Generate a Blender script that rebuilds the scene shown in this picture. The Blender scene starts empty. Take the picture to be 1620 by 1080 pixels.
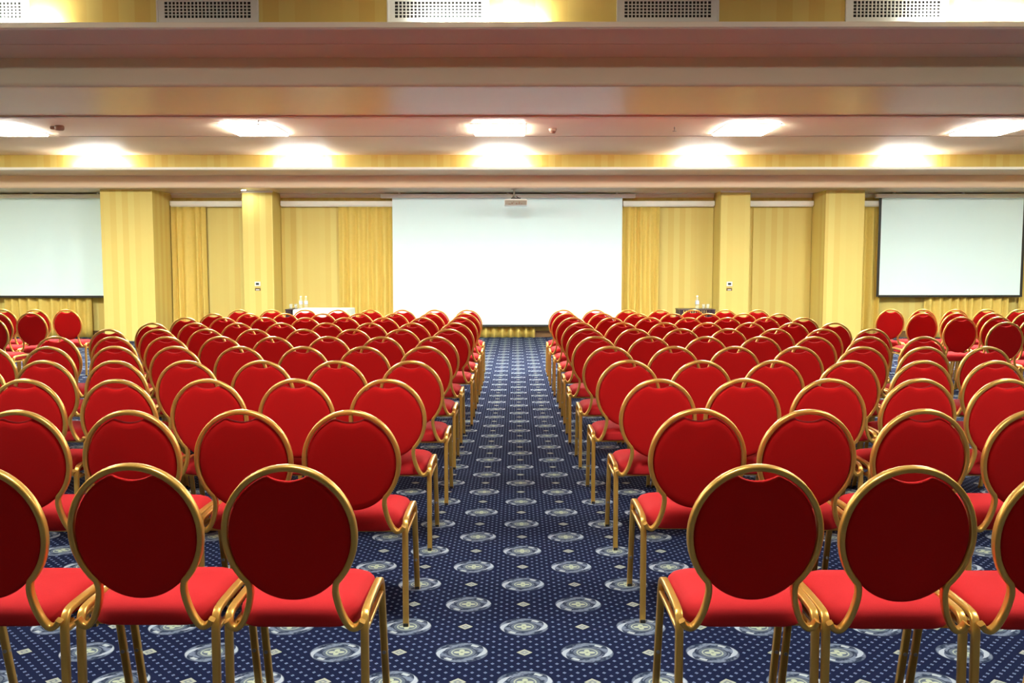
import bpy, bmesh, math, random
from mathutils import Vector, Matrix
random.seed(7)
sc = bpy.context.scene
COL = sc.collection
PI = math.pi

# ------------------------------------------------------------------ helpers
def new_obj(name, me, parent=None, loc=(0, 0, 0), rz=0.0):
    o = bpy.data.objects.new(name, me)
    COL.objects.link(o)
    o.location = loc
    o.rotation_euler = (0, 0, rz)
    if parent is not None:
        o.parent = parent
    return o

def tag(o, label=None, cat=None, group=None, kind=None):
    if label: o['label'] = label
    if cat: o['category'] = cat
    if group: o['group'] = group
    if kind: o['kind'] = kind
    return o

def empty(name, loc, rz=0.0):
    o = new_obj(name, None, None, loc, rz)
    o.empty_display_size = .1
    return o

class MB:
    """collects shapes, links them as one mesh object"""
    def __init__(s):
        s.v = []; s.f = []; s.m = []; s.s = []
    def add(s, verts, faces, mi=0, smooth=False):
        b = len(s.v)
        s.v += [tuple(v) for v in verts]
        for f in faces:
            s.f.append([b + i for i in f]); s.m.append(mi); s.s.append(smooth)
    def box(s, x0, x1, y0, y1, z0, z1, mi=0, bev=0.0):
        if bev <= 0:
            vs = [(x, y, z) for z in (z0, z1) for y in (y0, y1) for x in (x0, x1)]
            s.add(vs, [(0, 2, 3, 1), (4, 5, 7, 6), (0, 1, 5, 4), (2, 6, 7, 3), (0, 4, 6, 2), (1, 3, 7, 5)], mi)
            return
        bm = bmesh.new()
        bmesh.ops.create_cube(bm, size=1)
        for v in bm.verts:
            v.co = Vector(((x0 + x1) / 2 + v.co.x * (x1 - x0), (y0 + y1) / 2 + v.co.y * (y1 - y0), (z0 + z1) / 2 + v.co.z * (z1 - z0)))
        bmesh.ops.bevel(bm, geom=list(bm.edges), offset=bev, segments=2, profile=.5, affect='EDGES')
        bm.verts.index_update()
        s.add([v.co[:] for v in bm.verts], [[v.index for v in f.verts] for f in bm.faces], mi)
        bm.free()
    def lathe(s, prof, c=(0, 0, 0), n=20, mi=0, smooth=True, caps=True):
        vs = []; fs = []
        for r, z in prof:
            for k in range(n):
                a = 2 * PI * k / n
                vs.append((c[0] + r * math.cos(a), c[1] + r * math.sin(a), c[2] + z))
        for i in range(len(prof) - 1):
            for k in range(n):
                k2 = (k + 1) % n
                fs.append((i * n + k, i * n + k2, (i + 1) * n + k2, (i + 1) * n + k))
        s.add(vs, fs, mi, smooth)
        if caps and prof[0][0] > 1e-4: s.add(vs[:n], [list(range(n))[::-1]], mi)
        if caps and prof[-1][0] > 1e-4: s.add(vs[-n:], [list(range(n))], mi)
    def cyl(s, p0, p1, r, n=10, mi=0):
        p0 = Vector(p0); p1 = Vector(p1)
        s.sweep([p0, p1], [(r * math.cos(2 * PI * k / n), r * math.sin(2 * PI * k / n)) for k in range(n)], None, mi)
    def sweep(s, pts, prof, ref=None, mi=0, smooth=True):
        """sweep a closed 2D profile (a along binormal, b along ref) down a polyline"""
        pts = [Vector(p) for p in pts]
        n = len(prof); vs = []; fs = []
        for i, p in enumerate(pts):
            t = (pts[min(i + 1, len(pts) - 1)] - pts[max(i - 1, 0)]).normalized()
            r = Vector(ref) if ref is not None else (Vector((0, 0, 1)) if abs(t.z) < .9 else Vector((1, 0, 0)))
            b = t.cross(r).normalized(); r2 = b.cross(t).normalized()
            for a, c in prof:
                vs.append(p + b * a + r2 * c)
        for i in range(len(pts) - 1):
            for k in range(n):
                k2 = (k + 1) % n
                fs.append((i * n + k, i * n + k2, (i + 1) * n + k2, (i + 1) * n + k))
        s.add(vs, fs, mi, smooth)
        s.add(vs[:n], [list(range(n))[::-1]], mi)
        s.add(vs[-n:], [list(range(n))], mi)
    def extrude_x(s, prof, x0, x1, mis=None, closed=True):
        """prof: list of (y,z); extruded along X; mis: material index per edge"""
        n = len(prof); e = n if closed else n - 1
        vs = [(x0, y, z) for y, z in prof] + [(x1, y, z) for y, z in prof]
        for i in range(e):
            j = (i + 1) % n
            s.add([vs[i], vs[j], vs[n + j], vs[n + i]], [(0, 1, 2, 3)], mis[i] if mis else 0)
    def pillow(s, outline, rings, frame, mi=0):
        """outline: fn(inset)->[(u,v)]; rings: [(inset,w)]; frame: fn(u,v,w)->xyz"""
        vs = []; n = None
        for ins, w in rings:
            pts = outline(ins); n = len(pts)
            vs += [frame(u, v, w) for u, v in pts]
        fs = []
        for i in range(len(rings) - 1):
            for k in range(n):
                k2 = (k + 1) % n
                fs.append((i * n + k, i * n + k2, (i + 1) * n + k2, (i + 1) * n + k))
        fs.append(list(range(n))[::-1])
        fs.append([(len(rings) - 1) * n + k for k in range(n)])
        s.add(vs, fs, mi, True)
    def build(s, name, mats, parent=None, loc=(0, 0, 0), rz=0.0, fix=True):
        me = bpy.data.meshes.new(name)
        me.from_pydata(s.v, [], s.f)
        if not isinstance(mats, (list, tuple)): mats = [mats]
        for m in mats: me.materials.append(m)
        me.polygons.foreach_set('material_index', s.m)
        me.polygons.foreach_set('use_smooth', s.s)
        me.update()
        if fix:
            bm = bmesh.new(); bm.from_mesh(me)
            bmesh.ops.recalc_face_normals(bm, faces=bm.faces)
            bm.to_mesh(me); bm.free()
        return new_obj(name, me, parent, loc, rz)

def rrect(w, h, r, k=3):
    """rounded rectangle profile"""
    out = []
    for cx, cy, a0 in ((w / 2 - r, h / 2 - r, 0), (-w / 2 + r, h / 2 - r, 90), (-w / 2 + r, -h / 2 + r, 180), (w / 2 - r, -h / 2 + r, 270)):
        for i in range(k + 1):
            a = math.radians(a0 + 90 * i / k)
            out.append((cx + r * math.cos(a), cy + r * math.sin(a)))
    return out

def catmull(P, n=6):
    P = [Vector(p) for p in P]; out = []
    for i in range(len(P) - 1):
        p0 = P[max(i - 1, 0)]; p1 = P[i]; p2 = P[i + 1]; p3 = P[min(i + 2, len(P) - 1)]
        for k in range(n):
            t = k / n
            out.append(.5 * ((2 * p1) + (p2 - p0) * t + (2 * p0 - 5 * p1 + 4 * p2 - p3) * t * t + (3 * p1 - p0 - 3 * p2 + p3) * t ** 3))
    out.append(P[-1]); return out

# ------------------------------------------------------------------ materials
def mat(name):
    m = bpy.data.materials.new(name); m.use_nodes = True
    nt = m.node_tree; b = nt.nodes['Principled BSDF']
    return m, nt, b

def plain(name, col, rough=.5, metal=0., spec=.5, noise=0., nscale=40., bump=0., bscale=400., sheen=0.):
    m, nt, b = mat(name)
    b.inputs['Base Color'].default_value = (*col, 1)
    b.inputs['Roughness'].default_value = rough
    b.inputs['Metallic'].default_value = metal
    b.inputs['Specular IOR Level'].default_value = spec
    if sheen: 
        b.inputs['Sheen Weight'].default_value = sheen
        b.inputs['Sheen Tint'].default_value = (*[min(1, c * 1.5 + .1) for c in col], 1)
    tc = nt.nodes.new('ShaderNodeTexCoord')
    if noise:
        nz = nt.nodes.new('ShaderNodeTexNoise'); nz.inputs['Scale'].default_value = nscale; nz.inputs['Detail'].default_value = 4
        nt.links.new(tc.outputs['Object'], nz.inputs['Vector'])
        mx = nt.nodes.new('ShaderNodeMix'); mx.data_type = 'RGBA'
        mx.inputs['A'].default_value = (*[c * (1 - noise) for c in col], 1)
        mx.inputs['B'].default_value = (*[min(1, c * (1 + noise)) for c in col], 1)
        nt.links.new(nz.outputs['Fac'], mx.inputs['Factor'])
        nt.links.new(mx.outputs['Result'], b.inputs['Base Color'])
    if bump:
        n2 = nt.nodes.new('ShaderNodeTexNoise'); n2.inputs['Scale'].default_value = bscale
        nt.links.new(tc.outputs['Object'], n2.inputs['Vector'])
        bp = nt.nodes.new('ShaderNodeBump'); bp.inputs['Strength'].default_value = bump; bp.inputs['Distance'].default_value = .002
        nt.links.new(n2.outputs['Fac'], bp.inputs['Height']); nt.links.new(bp.outputs['Normal'], b.inputs['Normal'])
    return m

def emit(name, col, strength):
    m, nt, b = mat(name)
    b.inputs['Base Color'].default_value = (.8, .8, .8, 1)
    b.inputs['Emission Color'].default_value = (*col, 1)
    b.inputs['Emission Strength'].default_value = strength
    return m

class E:
    """tiny expression builder over Math nodes"""
    nt = None
    def __init__(s, sock): s.k = sock
    @staticmethod
    def op(o, *a):
        n = E.nt.nodes.new('ShaderNodeMath'); n.operation = o
        for i, x in enumerate(a):
            if isinstance(x, E): E.nt.links.new(x.k, n.inputs[i])
            else: n.inputs[i].default_value = float(x)
        return E(n.outputs[0])
    def __add__(s, o): return E.op('ADD', s, o)
    def __sub__(s, o): return E.op('SUBTRACT', s, o)
    def __rsub__(s, o): return E.op('SUBTRACT', o, s)
    def __mul__(s, o): return E.op('MULTIPLY', s, o)
    def __truediv__(s, o): return E.op('DIVIDE', s, o)
    def lt(s, o): return E.op('LESS_THAN', s, o)
    def gt(s, o): return E.op('GREATER_THAN', s, o)
    def abs(s): return E.op('ABSOLUTE', s)
    def fn(s, o, *a): return E.op(o, s, *a)

def mixc(a, b, f):
    n = E.nt.nodes.new('ShaderNodeMix'); n.data_type = 'RGBA'
    for nm, x in (('A', a), ('B', b)):
        if isinstance(x, tuple): n.inputs[nm].default_value = (*x, 1)
        else: E.nt.links.new(x, n.inputs[nm])
    if isinstance(f, E): E.nt.links.new(f.k, n.inputs['Factor'])
    else: n.inputs['Factor'].default_value = f
    return n.outputs['Result']

def carpet():
    m, nt, b = mat('patterned_carpet'); E.nt = nt
    g = nt.nodes.new('ShaderNodeNewGeometry'); sp = nt.nodes.new('ShaderNodeSeparateXYZ')
    nt.links.new(g.outputs['Position'], sp.inputs[0])
    X = E(sp.outputs[0]) - .035; Y = E(sp.outputs[1]) - 3.808
    L, P = .50, .525
    def cell(ou, ov, l, p):
        u = X / l + ou; v = Y / p + ov
        return (u - u.fn('ROUND')) * l, (v - v.fn('ROUND')) * p
    def rad(d): return (d[0] * d[0] + d[1] * d[1]).fn('SQRT')
    A = cell(0, 0, L, P); B = cell(.5, .5, L, P)
    A = (A[0], A[1] * 1.12); B = (B[0], B[1] * 1.12)
    rA, rB = rad(A), rad(B)
    isA = rA.lt(rB)
    dx = A[0] * isA + B[0] * (1 - isA); dy = A[1] * isA + B[1] * (1 - isA)
    r = rA.fn('MINIMUM', rB)
    ang = E.op('ARCTAN2', dy, dx)
    nz = nt.nodes.new('ShaderNodeTexNoise'); nz.inputs['Scale'].default_value = 55; nz.inputs['Detail'].default_value = 3
    nt.links.new(g.outputs['Position'], nz.inputs['Vector']); N = E(nz.outputs['Fac'])
    nf = nt.nodes.new('ShaderNodeTexNoise'); nf.inputs['Scale'].default_value = 420; nf.inputs['Detail'].default_value = 2
    nt.links.new(g.outputs['Position'], nf.inputs['Vector']); NF = E(nf.outputs['Fac'])
    # base blue with small lozenges
    col = mixc((.0050, .0075, .026), (.0095, .0135, .042), NF)
    def loz(ou, ov, l, p, a, c):
        d = cell(ou, ov, l, p)
        return d[0].abs() / a + d[1].abs() / c
    dots = loz(.5, 0, .05, .0525,   .0080, .0088).fn('MINIMUM', loz(0, .5, .05, .0525,   .0080, .0088))
    core = dots.lt(.3)
    dm = dots.lt(1.0)
    # bigger diamonds
    C1 = cell(.5, 0, L, P); C2 = cell(0, .5, L, P)
    big = (C1[0].abs() / .032 + C1[1].abs() / .031).fn('MINIMUM', C2[0].abs() / .032 + C2[1].abs() / .031)
    near = big.lt(1.5)
    rim = r.lt(.112)
    dm = dm * (1 - near) * (1 - rim)
    col = mixc(col, (.14, .18, .29), dm)
    col = mixc(col, (.06, .07, .13), dm * core)
    # diamond with petal slots
    bcos = (C1[0] * 260.).fn('COSINE') * (C1[1] * 260.).fn('COSINE')
    bm_ = big.lt(1.0)
    col = mixc(col, (.32, .34, .28), bm_)
    col = mixc(col, (.16, .18, .20), bm_ * big.gt(.25) * big.lt(.55) * bcos.lt(.35))
    # medallion: rings and swirl
    md = r.lt(.105)
    sw = (ang * 4. + r * 120. + N * 7.).fn('SINE')
    body = mixc((.018, .028, .055), (.15, .18, .245), sw * .5 + .5)
    body = mixc(body, (.10, .125, .16), r.lt(.058) * .8)
    st = (ang * 2. - r * 60. + 5.4).fn('COSINE')
    leaf = st.gt(.80) * r.gt(.072) * r.lt(.103)
    body = mixc(body, (.34, .38, .44), leaf)
    st2 = (ang * 2. - 1.9).fn('COSINE')
    body = mixc(body, (.36, .40, .42), st2.gt(.93) * r.gt(.077) * r.lt(.094))
    body = mixc(body, (.03, .04, .07), r.gt(.0555) * r.lt(.0605) + (r.gt(.101) * .5))
    body = mixc(body, (.30, .34, .28), r.gt(.037) * r.lt(.043))
    pet = (ang * 2.).fn('COSINE').abs() * .020 + .012
    body = mixc(body, (.36, .40, .29), r.lt(pet))
    body = mixc(body, (.16, .18, .16), r.lt(.006))
    col = mixc(col, body, md)
    nt.links.new(col, b.inputs['Base Color'])
    b.inputs['Roughness'].default_value = .98
    b.inputs['Specular IOR Level'].default_value = .04
    b.inputs['Sheen Weight'].default_value = .0
    bp = nt.nodes.new('ShaderNodeBump'); bp.inputs['Strength'].default_value = .35; bp.inputs['Distance'].default_value = .003
    nt.links.new(nf.outputs['Fac'], bp.inputs['Height']); nt.links.new(bp.outputs['Normal'], b.inputs['Normal'])
    return m

def wallpaper(name, ca, cb, w=.125):
    m, nt, b = mat(name); E.nt = nt
    g = nt.nodes.new('ShaderNodeNewGeometry'); sp = nt.nodes.new('ShaderNodeSeparateXYZ')
    nt.links.new(g.outputs['Position'], sp.inputs[0])
    s = (E(sp.outputs[0]) + E(sp.outputs[1]) * .97) / w
    fl = s.fn('FLOOR')
    t = (fl * 2.4).fn('SINE') * .30 + (fl * PI).fn('COSINE') * .32 + .5
    nz = nt.nodes.new('ShaderNodeTexNoise'); nz.inputs['Scale'].default_value = 6
    nt.links.new(g.outputs['Position'], nz.inputs['Vector'])
    t = t + (E(nz.outputs['Fac']) - .5) * .15
    nt.links.new(mixc(ca, cb, t.fn('MINIMUM', 1.).fn('MAXIMUM', 0.)), b.inputs['Base Color'])
    b.inputs['Roughness'].default_value = .55
    b.inputs['Specular IOR Level'].default_value = .3
    return m

M = {}
M['carpet'] = carpet()
M['wallpaper'] = wallpaper('striped_gold_wallpaper', (.67, .505, .135), (.705, .585, .18))
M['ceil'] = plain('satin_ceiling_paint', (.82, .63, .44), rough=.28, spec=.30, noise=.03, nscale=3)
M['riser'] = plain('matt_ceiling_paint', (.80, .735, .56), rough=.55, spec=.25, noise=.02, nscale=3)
M['bay'] = plain('bounce_tinted_ceiling_paint', (.80, .60, .41), rough=.55, spec=.25, noise=.02, nscale=3)  # redder copy of the ceiling paint, red bounce light put into the colour
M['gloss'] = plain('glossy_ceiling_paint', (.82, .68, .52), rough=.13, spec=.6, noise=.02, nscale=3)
M['white'] = plain('white_trim_paint', (.80, .80, .74), rough=.45, noise=.02, nscale=8)
M['cream'] = plain('cream_rail_paint', (.86, .83, .71), rough=.45, noise=.02, nscale=8)
M['groove'] = plain('ceiling_joint', (.30, .18, .10), rough=.7, noise=.05)
M['wood'] = plain('brown_skirting_wood', (.17, .085, .03), rough=.4, noise=.2, nscale=12)
M['curtain'] = plain('gold_curtain_cloth', (.72, .53, .12), rough=.7, noise=.08, nscale=20, sheen=.2)
M['screen'] = plain('projection_fabric', (.78, .97, .98), rough=.9, spec=.1, noise=.01, nscale=5)
M['black'] = plain('black_plastic', (.012, .012, .012), rough=.5, noise=.05)
M['casing'] = plain('white_metal_casing', (.88, .89, .86), rough=.4, noise=.01)
M['fabric'] = plain('red_upholstery', (.45, .006, .006), rough=.9, spec=.12, noise=.10, nscale=260, bump=.25, bscale=900, sheen=.04)
M['seatfab'] = plain('red_seat_upholstery', (.44, .013, .016), rough=.85, spec=.2, noise=.10, nscale=260, bump=.25, bscale=900, sheen=.10)
M['gold'] = plain('gold_lacquered_steel', (.74, .43, .095), rough=.30, metal=.68, noise=.05, nscale=30)
M['cap'] = plain('black_rubber', (.010, .009, .009), rough=.7, noise=.05)
M['stud'] = plain('steel_stud', (.55, .5, .42), rough=.3, metal=1, noise=.02)
M['panel'] = emit('light_diffuser', (.985, 1.0, .92), 60.)
M['panelfar'] = emit('bright_light_diffuser', (.985, 1.0, .92), 148.)
M['fillrear'] = emit('rear_fill_diffuser', (.985, 1.0, .92), 11.)
M['fillmid'] = emit('middle_fill_diffuser', (.985, 1.0, .92), 50.)
M['spot'] = emit('downlight_lens', (.95, 1.0, .90), 220.)
M['tube'] = emit('cove_lamp_tube', (.985, 1.0, .93), 600.)
M['lampbody'] = plain('lamp_housing', (.78, .76, .70), rough=.4, noise=.02)
M['vent'] = plain('white_vent_enamel', (.74, .78, .74), rough=.4, noise=.01)
M['dark'] = plain('dark_duct', (.012, .014, .012), rough=.8, noise=.1)
M['proj'] = plain('projector_shell', (.78, .77, .72), rough=.35, noise=.01)
M['projgrey'] = plain('projector_rear_panel', (.25, .20, .14), rough=.45, noise=.05)
M['detector'] = plain('detector_plastic', (.50, .36, .25), rough=.5, noise=.02)
M['brownplastic'] = plain('brown_detector_plastic', (.20, .09, .05), rough=.5, noise=.05)
M['lcd'] = plain('thermostat_display', (.02, .035, .035), rough=.2, noise=.05)
M['brass'] = plain('bronze_switch_plate', (.20, .12, .04), rough=.35, metal=.6, noise=.05)
M['darkwood'] = plain('dark_table_wood', (.030, .014, .020), rough=.35, noise=.2, nscale=20)
M['cloth'] = plain('white_table_linen', (.60, .66, .56), rough=.85, noise=.03, nscale=15)
M['label'] = plain('pale_blue_bottle_label', (.45, .5, .62), rough=.5, noise=.1)
M['capw'] = plain('white_bottle_cap', (.85, .85, .82), rough=.4, noise=.02)
def glass(name, col):
    m, nt, b = mat(name)
    b.inputs['Base Color'].default_value = (*col, 1)
    b.inputs['Roughness'].default_value = .05
    b.inputs['Alpha'].default_value = .22
    return m
M['glass'] = glass('clear_glass', (.62, .68, .62))

# ------------------------------------------------------------------ room shell
XW = 14.0
YB, YF = 20.2, -6.5
ZU, ZL, ZC = 3.133, 3.38, 3.665        # beam underside, ledge, bay ceiling
def struct(o): return tag(o, kind='structure')

b = MB(); b.add([(-XW, YF, 0), (XW, YF, 0), (XW, YB, 0), (-XW, YB, 0)], [(0, 1, 2, 3)])
struct(b.build('floor', M['carpet'], fix=False))
b = MB(); b.box(-XW, XW, YB, YB + .15, 0, 3.8); struct(b.build('wall_back', M['wallpaper']))
b = MB(); b.box(-XW, XW, YF - .15, YF, 0, 3.8); struct(b.build('wall_front', M['wallpaper']))
b = MB(); b.box(-XW - .15, -XW, YF, YB, 0, 3.8); struct(b.build('wall_left', M['wallpaper']))
b = MB(); b.box(XW, XW + .15, YF, YB, 0, 3.8); struct(b.build('wall_right', M['wallpaper']))

def fillet(y, r=.035, n=5):
    # rounded lower corner between riser (vertical) and underside
    return [(y + r - r * math.cos(a), ZU + r - r * math.sin(a)) for a in [i * (PI / 2) / n for i in range(n + 1)]]
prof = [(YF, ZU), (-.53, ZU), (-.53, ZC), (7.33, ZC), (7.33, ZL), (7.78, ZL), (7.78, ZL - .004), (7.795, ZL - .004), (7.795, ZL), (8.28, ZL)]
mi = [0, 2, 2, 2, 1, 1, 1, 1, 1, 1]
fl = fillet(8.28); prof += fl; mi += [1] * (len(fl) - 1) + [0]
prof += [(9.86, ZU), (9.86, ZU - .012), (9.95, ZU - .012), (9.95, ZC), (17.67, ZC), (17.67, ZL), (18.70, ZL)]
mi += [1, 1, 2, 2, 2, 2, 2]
fl = fillet(18.70); prof += fl; mi += [2] * (len(fl) - 1) + [3]  # far ledge and face reuse the bounce-tinted colour to look dimmer
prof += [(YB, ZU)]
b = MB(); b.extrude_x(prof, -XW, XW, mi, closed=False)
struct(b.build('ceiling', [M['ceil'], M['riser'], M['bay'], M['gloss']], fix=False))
# roof slab above so that no light leaks in
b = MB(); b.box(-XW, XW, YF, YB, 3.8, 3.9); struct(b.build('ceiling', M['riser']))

# wallpapered bulkheads over the two beams, with their lamp ledges
for k, y in enumerate((7.33, 17.67)):
    b = MB(); b.box(-XW, XW, y - .012, y - .001, ZL, ZC)
    struct(b.build('wall_bulkhead', M['wallpaper']))
    b = MB()
    q = (.11, .24)[k]
    b.box(-XW, XW, y - q, y - .012, ZL - .004, ZL + .008)
    b.box(-XW, XW, y - q - .01, y - q + .015, ZL - .012, ZL + .030, bev=.004)
    b.box(-XW, XW, y - q + .01, y - q + .05, ZL - .016, ZL - .004)
    struct(b.build('trim_%d' % (k + 1), M['cream']))
b = MB(); b.box(-XW, XW, 15.15, 15.175, ZC - .006, ZC); struct(b.build('trim_3', M['groove']))

# columns and pilasters
def block(name, x0, x1, y0):
    b = MB(); b.box(x0, x1, y0, YB, 0, ZU)
    return struct(b.build(name, M['wallpaper']))
block('column', -8.60, -7.52, 19.1)
block('column', 6.46, 7.27, 19.3)
block('pilaster', -5.78, -5.14, 19.5)
block('pilaster', 4.32, 4.94, 19.5)
# crown moulding along the back wall and round the pilasters
CROWN = [(0, 0), (-.075, 0), (-.075, -.018), (-.05, -.03), (-.03, -.06), (-.018, -.085), (0, -.085)]
b = MB()
def crown(x0, x1, y): b.extrude_x([(y + a, ZU + c) for a, c in CROWN], x0, x1)
for x0, x1 in ((-XW, -8.60), (-7.52, -5.78), (-5.14, 4.32), (4.94, 6.46), (7.27, XW)): crown(x0, x1, YB)
struct(b.build('trim_4', M['cream']))
b = MB()
for x0, x1 in ((-5.78, -5.14), (4.32, 4.94)):
    b.box(x0 - .012, x1 + .012, 19.485, 19.5, ZU - .03, ZU)
struct(b.build('trim_5', M['cream']))
b = MB()
for x0, x1 in ((-XW, -8.60), (-7.52, -5.78), (-5.14, 4.32), (4.94, 6.46), (7.27, XW)): b.box(x0, x1, YB - .02, YB, 0, .14)
struct(b.build('baseboard_back', M['wood']))
# flat wallpapered panels between curtains (slightly proud of the wall)
b = MB()
for x0, x1 in ((-6.74, -5.79), (-5.13, -3.87), (3.13, 4.31), (5.18, 6.45)):
    b.box(x0, x1, YB - .045, YB - .001, .14, 2.835)
struct(b.build('wall_panel', M['wallpaper']))

# ------------------------------------------------------------------ curtain rails, curtains
def rail(x0, x1, label):
    b = MB(); b.box(x0, x1, 20.0, YB - .001, 2.865, 2.965, bev=.006)
    b.box(x0 + .01, x1 - .01, 20.03, 20.06, 2.845, 2.865)
    tag(b.build('curtain_rail', M['cream']), label, 'curtain rail', 'cream curtain rails on the back wall')
rail(-7.50, -5.80, 'cream curtain rail between the wide left column and the left pilaster')
rail(-5.10, -2.62, 'cream curtain rail between the left pilaster and the central screen')
rail(2.32, 4.30, 'cream curtain rail between the central screen and the right pilaster')
rail(4.96, 6.44, 'cream curtain rail between the right pilaster and the right column')
rail(7.29, 13.9, 'cream curtain rail running behind the black-edged right screen')
rail(-13.9, -8.62, 'cream curtain rail running behind the left screen')

def curtain(x0, x1, label, y=20.07, folds=9, amp=.062, z0=.004, z1=2.84, seed=1, gather=1.0):
    rnd = random.Random(seed)
    ph = [rnd.uniform(0, 6.28) for _ in range(4)]
    n = max(40, int(folds * 14)); rows = 14
    vs = []; fs = []
    def off(u, zt):
        a = math.sin(2 * PI * folds * u + 1.1 * math.sin(2 * PI * u * 1.7 + ph[0]))
        a2 = .25 * math.sin(2 * PI * folds * 1.63 * u + ph[1])
        k = .45 + .55 * (1 - zt)
        return amp * k * (a + a2 * zt + .3 * math.sin(5 * u + ph[2] + zt * 1.2))
    for i in range(rows + 1):
        zt = i / rows
        for j in range(n + 1):
            u = j / n
            vs.append((x0 + (x1 - x0) * u + .006 * math.sin(9 * u + zt * 4 + ph[3]), y + off(u, zt), z0 + (z1 - z0) * zt))
    w = n + 1
    for i in range(rows):
        for j in range(n):
            fs.append((i * w + j, i * w + j + 1, (i + 1) * w + j + 1, (i + 1) * w + j))
    b = MB(); b.add(vs, fs, 0, True)
    o = b.build('curtain', M['curtain'], fix=False)
    so = o.modifiers.new('cloth_thickness', 'SOLIDIFY'); so.thickness = .004; so.offset = 0
    tag(o, label, 'curtain', 'gold curtains on the back wall')
curtain(-3.87, .42, 'gold curtain hanging left of the central screen and on behind it', folds=25, seed=3)
curtain(2.15, 3.12, 'gold curtain hanging along the right edge of the central screen', folds=6, seed=4)
curtain(-7.50, -6.75, 'gold curtain hanging right beside the wide left column', folds=4, seed=5)
curtain(-11.2, -9.3, 'gold curtain showing below the left screen', folds=9, seed=6)
curtain(7.29, 7.95, 'gold curtain between the right column and the right screen', folds=4, seed=7)
curtain(8.95, 10.75, 'gold curtain showing below the black-edged right screen', folds=10, seed=8)
curtain(11.0, 12.2, 'gold curtain at the far right edge beyond the right screen', folds=6, seed=9)

# ------------------------------------------------------------------ projection screens
def pscreen(x0, x1, z0, z1, cx0, cx1, y, label, border, cz0=3.02, cz1=3.105):
    t = empty('projection_screen', ((x0 + x1) / 2, y, z0))
    tag(t, label, 'screen', 'white projection screens')
    ox, oy, oz = t.location
    b = MB(); b.box(cx0 - ox, cx1 - ox, -.06, .05, cz0 - oz, cz1 - oz, bev=.01); b.build('casing', M['casing'], t)
    for hx in (cx0 + .4, (cx0 + cx1) / 2, cx1 - .4):
        b = MB(); b.box(hx - ox - .02, hx - ox + .02, -.03, .03, cz1 - oz - .004, ZU - .001 - oz); b.build('bracket', M['casing'], t)
    b = MB(); b.box(x0 - ox, x1 - ox, -.003, .003, 0, cz0 - oz); b.build('screen_fabric', M['screen'], t)
    b = MB(); b.box(x0 - ox - .01, x1 - ox + .01, -.012, .012, -.045, .0); b.build('bottom_bar', M['black'], t)
    if border:
        b = MB()
        b.box(x0 - ox - .055, x0 - ox, -.005, .005, -.04, cz0 - oz)
        b.box(x1 - ox, x1 - ox + .055, -.005, .005, -.04, cz0 - oz)
        b.build('border', M['black'], t)
pscreen(-2.665, 2.295, .29, 3.0, -2.91, 2.57, 19.93, 'large central white projection screen at the end of the aisle', False)
pscreen(-11.99, -8.90, .92, 3.0, -12.3, -8.62, 19.95, 'white projection screen behind the wide left column', False)
pscreen(7.88, 10.93, .935, 3.0, 7.74, 11.5, 19.95, 'white projection screen with black borders right of the right column', True)

# ------------------------------------------------------------------ ceiling lights, added fill lights, cove lamps, vents
LX = [-7.9, -4.04, -.26, 3.55, 7.33]
names = ['far left', 'second from the left', 'in the middle', 'second from the right', 'far right']
for bay, y in ((0, 3.0), (1, 14.40)):
    for i, x in enumerate(LX):
        t = empty('ceiling_light', (x, y, ZC))
        if bay: lab = 'glowing square ceiling light in the far recess, %s above the rows' % names[i]
        else: lab = 'glowing square ceiling light over the nearest rows, %s, above the picture' % names[i]
        tag(t, lab, 'ceiling light', 'square ceiling lights')
        b = MB()
        for a in ((-.41, -.39, -.54, .54), (.39, .41, -.54, .54), (-.39, .39, -.54, -.52), (-.39, .39, .52, .54)):
            b.box(a[0], a[1], a[2], a[3], -.012, .0)
        b.build('frame', M['lampbody'], t)
        b = MB(); b.box(-.39, .39, -.52, .52, -.034, -.001, bev=.010); b.build('diffuser', M['panelfar' if bay else 'panel'], t)
fill_lights = [(x, 11.6) for x in LX] + [(-11.85, 14.4), (11.28, 14.4)]  # unseen lights added to brighten the back wall, far chairs and side screens
fill_lights += [(-3.8, -3.6), (0.0, -3.6), (3.8, -3.6)]  # added behind the camera as fill for the nearest chair backs
hn = ['at the far left', 'left of the middle', 'above the aisle', 'right of the middle', 'at the far right']
for i, (x, y) in enumerate(fill_lights):
    t = empty('ceiling_light', (x, y, ZC if y > 0 else ZU))
    lab = 'added fill light hidden behind the near ceiling beam, %s' % hn[i] if i < 5 else 'added fill light just outside the %s edge of the picture' % ('left', 'right')[i - 5] if i < 7 else 'added fill light behind the viewer at the back of the room'
    tag(t, lab, 'ceiling light', 'square ceiling lights')
    b = MB()
    for a in ((-.41, -.39, -.54, .54), (.39, .41, -.54, .54), (-.39, .39, -.54, -.52), (-.39, .39, .52, .54)):
        b.box(a[0], a[1], a[2], a[3], -.012, .0)
    b.build('frame', M['lampbody'], t)
    b = MB(); b.box(-.39, .39, -.52, .52, -.034, -.001, bev=.010); b.build('diffuser', M['fillmid' if i < 5 else ('panelfar' if i < 7 else 'fillrear')], t)
for bay, y in ((0, 7.33), (1, 17.67)):
    for i, x in enumerate(LX):
        t = empty('cove_lamp', (x, y - (.065, .17)[bay], ZL + .008))
        tag(t, 'slim cove lamp lighting the %s bulkhead wallpaper, %s of five' % (('near', 'far')[bay], names[i].replace('in the middle', 'middle one')), 'lamp', 'cove lamps behind the bulkhead ledges')
        b = MB(); b.box(-.46, .46, -.016, .016, 0, .004); b.build('base', M['lampbody'], t)
        b = MB(); b.cyl((-.44, 0, .012), (.44, 0, .012), .008, 10); b.build('tube', M['tube'], t)

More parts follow.
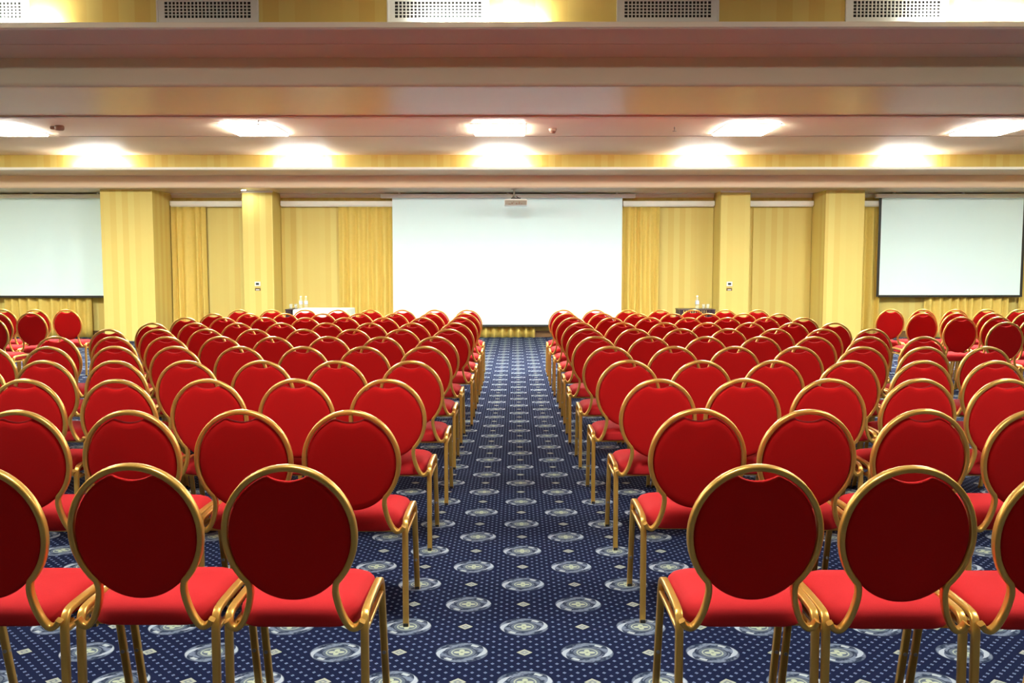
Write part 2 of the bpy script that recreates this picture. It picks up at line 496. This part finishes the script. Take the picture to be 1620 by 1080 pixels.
VX = [-4.19, -2.40, -.605, 1.18, 2.955]
vnames = ['cut off by the left edge', 'second from the left', 'in the bright middle', 'fourth from the left', 'rightmost of the row']
for i, x in enumerate(VX):
    t = empty('air_vent', (x, 7.317, 3.528))
    tag(t, 'white air vent grille in the upper wallpaper, %s' % vnames[i], 'vent', 'white air vents along the top')
    b = MB()
    W, H = .397, .124
    w, h = .336, .062
    for a in ((-W, -w, -H, H), (w, W, -H, H), (-w, w, -H, -h), (-w, w, h, H)):
        b.box(a[0], a[1], -.012, 0, a[2], a[3])
    for a in ((-W, -W + .014, -H, H), (W - .014, W, -H, H), (-W, W, -H, -H + .014), (-W, W, H - .014, H)):
        b.box(a[0], a[1], -.020, -.012, a[2], a[3])
    b.build('frame', M['vent'], t)
    b = MB(); b.box(-w, w, -.002, 0, -h, h); b.build('duct_opening', M['dark'], t)
    b = MB()
    n = 23
    for k in range(1, n):
        xx = -w + 2 * w * k / n
        b.box(xx - .0045, xx + .0045, -.012, -.003, -h, h)
    for k in range(1, 5):
        zz = -h + 2 * h * k / 5
        b.box(-w, w, -.010, -.004, zz - .0035, zz + .0035)
    b.build('grille', M['vent'], t)

# detectors, sprinklers
t = empty('motion_detector', (-6.9, 14.04, ZC)); tag(t, 'brown detector with a side sensor on the far recess ceiling', 'detector')
b = MB(); b.lathe([(.06, 0), (.07, -.01), (.07, -.05), (.055, -.07), (.0, -.075)], n=20); b.build('body', M['brownplastic'], t)
b = MB(); b.box(-.13, -.05, -.035, .035, -.055, -.01, bev=.012); b.build('sensor', M['brownplastic'], t)
t = empty('smoke_detector', (.57, 14.37, ZC)); tag(t, 'small round smoke detector beside the middle ceiling light', 'detector')
b = MB(); b.lathe([(.06, 0), (.062, -.02), (.055, -.035), (.05, -.036)], n=20); b.build('base', M['detector'], t)
b = MB(); b.lathe([(.048, -.036), (.048, -.045), (.035, -.07), (.0, -.075)], n=20); b.build('dome', M['brownplastic'], t)
for x, y, l in ((-3.75, 13.55, 'tiny sprinkler head beside the second ceiling light from the left'), (2.42, 14.2, 'tiny sprinkler head left of the second ceiling light from the right')):
    b = MB(); b.lathe([(.010, 0), (.010, -.035), (.006, -.04), (.006, -.06), (.032, -.062), (.032, -.066), (0, -.067)], n=12)
    o = b.build('sprinkler', M['projgrey'], None, (x, y, ZC)); tag(o, l, 'sprinkler', 'ceiling sprinklers')

# ------------------------------------------------------------------ projector
t = empty('projector', (0.0, 19.0, 2.79)); tag(t, 'white ceiling projector hanging in front of the central screen', 'projector')
b = MB(); b.box(-.232, .232, -.15, .16, .0, .125, bev=.014); b.box(-.21, .21, -.12, .13, .125, .14, bev=.006); b.build('shell', M['proj'], t)
b = MB(); b.box(-.222, .222, -.156, -.148, .012, .108, bev=.003); rp = b.build('rear_panel', M['projgrey'], t)
b = MB()
for x0, x1, z0, z1 in ((-.15, -.10, .02, .035), (-.09, -.06, .03, .06), (-.05, -.035, .055, .08), (.0, .03, .025, .05), (.05, .09, .03, .045), (.06, .085, .055, .075), (.11, .13, .03, .05)):
    b.box(x0, x1, -.159, -.155, z0, z1)
b.build('port', M['brownplastic'], rp)
b = MB(); b.cyl((0, .16, .07), (0, .20, .07), .04, 16); b.build('lens', M['black'], t)
b = MB(); b.cyl((-.035, 0, .17), (-.035, 0, ZU - 2.79), .018, 12); b.lathe([(.06, ZU - 2.79 - .012), (.06, ZU - 2.79)], (-.035, 0, 0), 16); b.build('mount_pole', M['projgrey'], t)
b = MB(); b.box(-.10, .10, -.06, .06, .15, .165, bev=.004)
for sx in (-.09, .09):
    for sy in (-.05, .05): b.cyl((sx, sy, .14), (sx * .3 - .02, sy * .3, .20), .006, 8)
b.build('mount_bracket', M['black'], t)

t = empty('downlight', (-5.66, 19.22, ZU)); tag(t, 'small round downlight shining on the top of the left pilaster', 'downlight')
b = MB(); b.lathe([(.05, 0), (.062, 0), (.062, -.003), (.05, -.003), (.05, 0)], n=20, caps=False); b.build('ring', M['lampbody'], t)
b = MB(); b.lathe([(.0495, -.0005), (.0495, -.0018), (0, -.002)], n=20); b.build('lamp_face', M['spot'], t)

# thermostats on the pilasters
for x, side in ((-5.487, 'left'), (4.53, 'right')):
    t = empty('thermostat', (x, 19.5, 1.18)); tag(t, 'white square thermostat on the %s pilaster' % side, 'thermostat', 'thermostats on the pilasters')
    b = MB(); b.box(-.06, .06, -.022, 0, -.045, .05, bev=.005); b.build('cover', M['white'], t)
    b = MB(); b.box(-.033, .033, -.026, -.021, -.018, .024); b.build('display', M['lcd'], t)
    t = empty('switch_plate', (x, 19.5, 1.07)); tag(t, 'small bronze switch plate under the %s pilaster thermostat' % side, 'switch', 'switch plates on the pilasters')
    b = MB(); b.box(-.06, .06, -.010, 0, -.032, .028, bev=.004); b.build('plate', M['brass'], t)
    b = MB(); b.box(-.036, .036, -.016, -.009, -.022, -.004); b.build('rocker', M['white'], t)

# ------------------------------------------------------------------ side tables with bottles and glasses
def lattice_table(x0, x1, y0, y1, z, label):
    t = empty('side_table', ((x0 + x1) / 2, (y0 + y1) / 2, 0)); tag(t, label, 'table', 'dark slatted side tables')
    w = (x1 - x0) / 2; d = (y1 - y0) / 2
    b = MB(); b.box(-w, w, -d, d, z - .022, z, bev=.004); b.build('tabletop', M['darkwood'], t)
    for sx in (-1, 1):
        for sy in (-1, 1):
            b = MB(); b.box(sx * (w - .03) - .022, sx * (w - .03) + .022, sy * (d - .03) - .022, sy * (d - .03) + .022, 0, z - .022)
            b.build('leg', M['darkwood'], t)
    b = MB()
    n = 14
    for sy in (-1, 1):
        yy = sy * (d - .015)
        for k in range(n):
            xx = -w + .06 + (2 * w - .12) * k / (n - 1)
            b.box(xx - .012, xx + .012, yy - .006, yy + .006, z - .22, z - .022)
        b.box(-w + .05, w - .05, yy - .009, yy + .009, z - .24, z - .215)
    for sx in (-1, 1):
        xx = sx * (w - .015)
        for k in range(8):
            yy = -d + .06 + (2 * d - .12) * k / 7
            b.box(xx - .006, xx + .006, yy - .012, yy + .012, z - .22, z - .022)
        b.box(xx - .009, xx + .009, -d + .05, d - .05, z - .24, z - .215)
    b.build('slatted_apron', M['darkwood'], t)
    return t
lattice_table(-4.44, -3.70, 17.60, 18.12, .73, 'dark slatted side table behind the white-clothed table, left block side')
lattice_table(3.15, 3.84, 17.62, 18.12, .73, 'dark slatted side table holding one bottle, in front of right wall panel')

t = empty('draped_table', (-3.55, 17.02, 0)); tag(t, 'table under a white cloth beyond the left chair rows', 'table')
b = MB(); b.box(-.46, .46, -.46, .46, .735, .757); b.build('tabletop', M['darkwood'], t)
for sx in (-1, 1):
    for sy in (-1, 1):
        b = MB(); b.box(sx * .41 - .02, sx * .41 + .02, sy * .41 - .02, sy * .41 + .02, 0, .735); b.build('leg', M['darkwood'], t)
def cloth_table(hw, hd, z):
    per = []
    n = 22
    for i in range(n): per.append((-hw + 2 * hw * i / n, -hd))
    for i in range(n): per.append((hw, -hd + 2 * hd * i / n))
    for i in range(n): per.append((hw - 2 * hw * i / n, hd))
    for i in range(n): per.append((-hw, hd - 2 * hd * i / n))
    N = len(per); vs = [(x, y, z) for x, y in per]; fs = [list(range(N))]
    rows = 6
    for r in range(1, rows + 1):
        k = r / rows
        for i, (x, y) in enumerate(per):
            wv = .022 * k * math.sin(i * 2 * PI / 7.3) + .012 * k
            nx = (1 if abs(x) >= hw - 1e-6 else 0) * (1 if x > 0 else -1); ny = (1 if abs(y) >= hd - 1e-6 else 0) * (1 if y > 0 else -1)
            vs.append((x + nx * wv, y + ny * wv, z - .62 * k))
    for r in range(rows):
        for i in range(N):
            j = (i + 1) % N
            fs.append((r * N + i, r * N + j, (r + 1) * N + j, (r + 1) * N + i))
    b = MB(); b.add(vs, fs, 0, False); return b
o = cloth_table(.475, .475, .765).build('tablecloth', M['cloth'], None, (-3.55, 17.02, 0))
so = o.modifiers.new('cloth_thickness', 'SOLIDIFY'); so.thickness = .003; so.offset = 0
tag(o, 'white cloth draped over the table beyond the left chair rows', 'tablecloth')

def bottle(x, y, z, label, h=.245):
    t = empty('water_bottle', (x, y, z)); tag(t, label, 'bottle', 'water bottles on the side tables')
    k = h / .245
    b = MB(); b.lathe([(.030 * k, 0), (.034 * k, .006), (.034 * k, .13 * k), (.032 * k, .155 * k), (.018 * k, .195 * k), (.013 * k, .21 * k), (.013 * k, .228 * k), (0, .229 * k)], n=18); b.build('bottle_body', M['glass'], t)
    b = MB(); b.lathe([(.0352 * k, .085 * k), (.0352 * k, .15 * k)], n=18, caps=False); b.build('bottle_label', M['label'], t)
    b = MB(); b.lathe([(.016 * k, .222 * k), (.016 * k, .244 * k), (0, .245 * k)], n=14); b.build('cap', M['capw'], t)
def tumbler(x, y, z, label):
    b = MB(); b.lathe([(0, 0), (.026, 0), (.033, .09), (.031, .09), (.0245, .006), (0, .006)], n=16)
    tag(b.build('drinking_glass', M['glass'], None, (x, y, z)), label, 'glass', 'drinking glasses on the side tables')
bottle(-4.19, 17.85, .73, 'left one of two water bottles on the slatted table by the white cloth')
bottle(-4.09, 17.86, .73, 'right one of two water bottles on the slatted table by the white cloth')
bottle(3.53, 17.85, .73, 'single water bottle on the dark slatted table, right side', .255)
tumbler(-4.38, 17.83, .73, 'empty glass at the outer corner of the left slatted table')
tumbler(-4.29, 17.86, .73, 'empty glass between bottles and outer glass on the left slatted table')
tumbler(3.65, 17.83, .73, 'empty glass next to the bottle on the right slatted table')
tumbler(3.74, 17.86, .73, 'empty glass at the outer end of the right slatted table')

# ------------------------------------------------------------------ the chair
RAKE = math.atan(.070 / .48)
def back_pt(u, v, w=0.0):
    """point in the tilted back plane: u sideways, v height, w towards the sitter"""
    y = -.222 - (v - .44) * math.tan(RAKE)
    return (u, y + w * math.cos(RAKE), v + w * math.sin(RAKE))
PLANE_N = (0, math.cos(RAKE), math.sin(RAKE))
CZ = .7265
def frame_path():
    right = []
    for i in range(0, 23):
        a = math.radians(136 * i / 22)
        right.append((.196 * math.sin(a), CZ + .211 * math.cos(a)))
    tail = catmull([(*right[-2], 0), (*right[-1], 0), (.1305, .540, 0), (.140, .488, 0), (.157, .444, 0), (.177, .420, 0), (.197, .424, 0), (.2095, .442, 0)], 5)[5:]
    right += [(p[0], p[1]) for p in tail[1:]]
    left = [(-x, z) for x, z in right[:0:-1]]
    return left + right
def pad_outline(ins):
    out = []
    n = 96
    for i in range(n):
        a = 2 * PI * i / n
        x = (.184 - ins) * math.sin(a); z = CZ - .004 + (.1985 if math.cos(a) > 0 else .209) * math.cos(a) * (1 - ins / .19)
        if z > CZ and abs(x) < .062:
            e = CZ - .004 + .1985 * math.sqrt(max(0, 1 - (.062 / .184) ** 2))
            z = min(z, e - ins * .9 - .017 * (1 - (x / .062) ** 2))
        out.append((x, z))
    return out
SEAT_Y0, SEAT_Y1 = -.206, .168
def seat_base():
    # rounded trapezoid, rear narrower
    def hw(y): return .191 + .011 * (y - SEAT_Y0) / (SEAT_Y1 - SEAT_Y0)
    pts = []
    r0, r1 = .085, .07
    for cx, cy, r, a0 in ((hw(SEAT_Y1) - r1, SEAT_Y1 - r1, r1, 0), (-(hw(SEAT_Y1) - r1), SEAT_Y1 - r1, r1, 90), (-(hw(SEAT_Y0) - r0), SEAT_Y0 + r0, r0, 180), (hw(SEAT_Y0) - r0, SEAT_Y0 + r0, r0, 270)):
        for i in range(9):
            a = math.radians(a0 + 90 * i / 8)
            pts.append((cx + r * math.cos(a), cy + r * math.sin(a)))
    out = []
    for i, p in enumerate(pts):
        out.append(p); q = pts[(i + 1) % len(pts)]
        if math.hypot(q[0] - p[0], q[1] - p[1]) > .06:
            for k in (1, 2, 3, 4): out.append((p[0] + (q[0] - p[0]) * k / 5, p[1] + (q[1] - p[1]) * k / 5))
    return out
SEAT_BASE = seat_base()
def seat_outline(ins):
    cy = (SEAT_Y0 + SEAT_Y1) / 2
    return [(x * (1 - ins / .20), cy + (y - cy) * (1 - ins / .187)) for x, y in SEAT_BASE]
LEGX = .212
SECT = rrect(.0200, .0245, .004, 2)
def side_paths(sx):
    x = sx * LEGX
    full = catmull([(x, -.202, 0), (x, -.200, .20), (x, -.198, .36), (x, -.196, .415), (x, -.184, .446), (x, -.150, .457), (x, -.06, .460), (x, .04, .460), (x, .105, .456), (x, .142, .438), (x, .160, .404), (x, .170, .36), (x, .208, .20), (x, .257, 0)], 5)
    return full
def make_chair(caps):
    t = empty('banquet_chair', (0, 0, 0))
    b = MB(); b.pillow(seat_outline, [(.02, .411), (.004, .414), (0, .421), (0, .452), (.004, .466), (.013, .478), (.03, .487), (.055, .494), (.09, .499), (.13, .503), (.17, .504)], lambda u, v, w: (u, v, w)); b.build('seat', M['seatfab'], t)
    b = MB(); b.pillow(pad_outline, [(.03, -.0135), (.010, -.0125), (.003, -.009), (0, -.003), (0, .012), (.006, .022), (.02, .030), (.05, .036), (.09, .039)], lambda u, v, w: back_pt(u, v, w)); b.build('backrest', M['fabric'], t)
    b = MB(); b.sweep([back_pt(u, v) for u, v in frame_path()], rrect(.019, .026, .005, 2), PLANE_N); b.build('back_frame', M['gold'], t)
    for sx in (-1, 1):
        p = side_paths(sx)
        ir = next(i for i, q in enumerate(p) if q.y > -.150)
        jf = next(i for i, q in enumerate(p) if q.y > .040)
        rear = p[:ir + 1]; top = p[ir:jf + 1]; front = p[jf:]
        for seg, is_rear in ((rear, True), (front, False)):
            b = MB(); b.sweep(seg, SECT, (1, 0, 0), 0)
            if not is_rear:
                b.cyl((sx * (LEGX - .0125), .2195, .155), (sx * (LEGX + .0125), .2195, .155), .006, 8, 2)
                b.cyl((sx * LEGX, .204, .157), (sx * LEGX, .212, .157), .007, 8, 2)
            e = seg[0] if is_rear else seg[-1]
            if not caps:
                b.box(e.x - .0105, e.x + .0105, e.y - .0135, e.y + .0135, 0, .014, 1)
            leg = b.build('leg', [M['gold'], M['cap'], M['stud']], t)
            if caps:
                b = MB(); b.box(e.x - .011, e.x + .011, e.y - .014, e.y + .014, 0, .015, bev=.002); b.build('foot_cap', M['cap'], leg)
        b = MB(); b.sweep(top, SECT, (1, 0, 0)); b.build('side_rail', M['gold'], t)
        b = MB(); b.sweep([(sx * LEGX, -.198, .397), (sx * LEGX, .161, .397)], rrect(.015, .018, .004, 2), (1, 0, 0)); b.build('stretcher', M['gold'], t)
    b = MB()
    for y in (-.13, .03): b.box(-.204, .204, y - .012, y + .012, .394, .4105)
    b.build('seat_support', M['gold'], t)
    return t
def copy_tree(o, parent=None):
    c = o.copy(); COL.objects.link(c)
    if parent is not None: c.parent = parent
    for ch in list(o.children): copy_tree(ch, c)
    return c

ROWS_L = [
 (2.68, [0.683, 1.153, 1.622]),
 (3.73, [0.682, 1.134, 1.591, 2.053]),
 (4.77, [0.678, 1.163, 1.624, 2.095, 2.585]),
 (5.74, [0.66, 1.132, 1.607, 2.081, 2.533, 2.984, 3.444]),
 (6.78, [0.68, 1.131, 1.583, 2.059, 2.544, 2.995, 3.48, 3.944]),
 (7.76, [0.687, 1.139, 1.599, 2.061, 2.519, 2.971, 3.425, 3.923]),
 (8.71, [0.639, 1.095, 1.555, 2.022, 2.495, 2.961, 3.413, 3.886]),
 (9.69, [0.644, 1.096, 1.547, 2.01, 2.487, 2.947, 3.403, 3.855]),
 (10.73, [0.647, 1.098, 1.55, 2.008, 2.467, 2.949, 3.423, 3.883]),
 (11.7, [0.649, 1.1, 1.552, 2.003, 2.474, 2.948, 3.408, 3.873]),
 (12.75, [0.671, 1.123, 1.574, 2.026, 2.477, 2.937, 3.403, 3.86])]
ROWS_R = [
 (2.68, [0.723, 1.175, 1.636]),
 (3.76, [0.761, 1.212, 1.69, 2.152]),
 (4.8, [0.754, 1.206, 1.659, 2.136, 2.588]),
 (5.76, [0.715, 1.173, 1.637, 2.113, 2.575, 3.026]),
 (6.79, [0.704, 1.18, 1.632, 2.097, 2.574, 3.037, 3.502]),
 (7.78, [0.682, 1.145, 1.62, 2.08, 2.54, 3.008, 3.473]),
 (8.78, [0.688, 1.14, 1.591, 2.043, 2.494, 2.946, 3.423]),
 (9.76, [0.69, 1.142, 1.593, 2.045, 2.496, 2.948, 3.402]),
 (10.76, [0.675, 1.127, 1.578, 2.03, 2.481, 2.933, 3.385]),
 (11.73, [0.66, 1.112, 1.563, 2.015, 2.466, 2.918, 3.369]),
 (12.75, [0.661, 1.112, 1.564, 2.015, 2.467, 2.918, 3.371])]
OUT_L = [(12.82, [6.30, 6.75, 7.20]), (11.86, [6.31, 6.76]), (10.82, [6.24])]
OUT_R = [(12.9, [5.28, 5.73, 6.18, 6.63, 7.08]), (11.85, [5.26, 5.71, 6.16, 6.61]), (10.90, [5.30, 5.75, 6.20]), (9.89, [5.29, 5.74])]
ORD = ['nearest', 'second', 'third', 'fourth', 'fifth', 'sixth', 'seventh', 'eighth', 'ninth', 'tenth', 'eleventh']
near_proto = make_chair(True); far_proto = make_chair(False)
used = {id(near_proto): False, id(far_proto): False}
rnd = random.Random(11)
def place(x, ytop, rz, label, group, far):
    p = far_proto if far else near_proto
    if used[id(p)]: c = copy_tree(p)
    else: c = p; used[id(p)] = True
    c.location = (x, ytop + .296, 0); c.rotation_euler = (0, 0, rz)
    tag(c, label, 'chair', group)
for side, rows, s in (('left', ROWS_L, -1), ('right', ROWS_R, 1)):
    for i, (yt, xs) in enumerate(rows):
        for k, x in enumerate(xs):
            row = 'nearest row' if i == 0 else ('farthest row' if i == 10 else '%s row from the camera' % ORD[i])
            seat = 'on the aisle' if k == 0 else '%s from the aisle' % ORD[k]
            lab = 'red chair %s of the aisle, %s, %s' % (side, row, seat)
            place(s * x, yt + rnd.uniform(-.015, .015), rnd.uniform(-.002, .002), lab, 'red chairs in rows %s of the aisle' % side, i > 5)
for side, rows, s in (('left', OUT_L, -1), ('right', OUT_R, 1)):
    for i, (yt, xs) in enumerate(rows):
        for k, x in enumerate(xs):
            row = ['back row nearest the wall', 'second row from the wall', 'third row from the wall', 'fourth row from the wall'][i]
            seat = ['innermost', 'second', 'third', 'fourth', 'fifth'][k]
            lab = 'red chair below the %s screen, %s, %s from the column side' % (side, row, seat)
            place(s * x, yt + rnd.uniform(-.02, .02), rnd.uniform(-.002, .002), lab, 'red chairs below the %s screen' % side, True)

# ------------------------------------------------------------------ world, camera, view
w = bpy.data.worlds.new('room_dark'); sc.world = w; w.use_nodes = True
w.node_tree.nodes['Background'].inputs[0].default_value = (.02, .02, .02, 1)
cam = bpy.data.cameras.new('camera'); cam.sensor_width = 36; cam.lens = 1450 / 1620 * 36
co = bpy.data.objects.new('camera', cam); COL.objects.link(co)
co.location = (0, 0, 1.53)
co.rotation_euler = (PI / 2 - math.atan(117 / 1450), 0, math.atan(6 / 1450))
cam.clip_start = .05; cam.clip_end = 100
sc.camera = co
vs = sc.view_settings
sc.display_settings.display_device = 'sRGB'
vs.view_transform = 'Standard'; vs.look = 'None'; vs.exposure = 0.0; vs.gamma = 1; vs.use_curve_mapping = False
cy = sc.cycles
cy.max_bounces = 12; cy.diffuse_bounces = 6; cy.glossy_bounces = 6
cy.use_denoising = True
cy.sample_clamp_indirect = 8
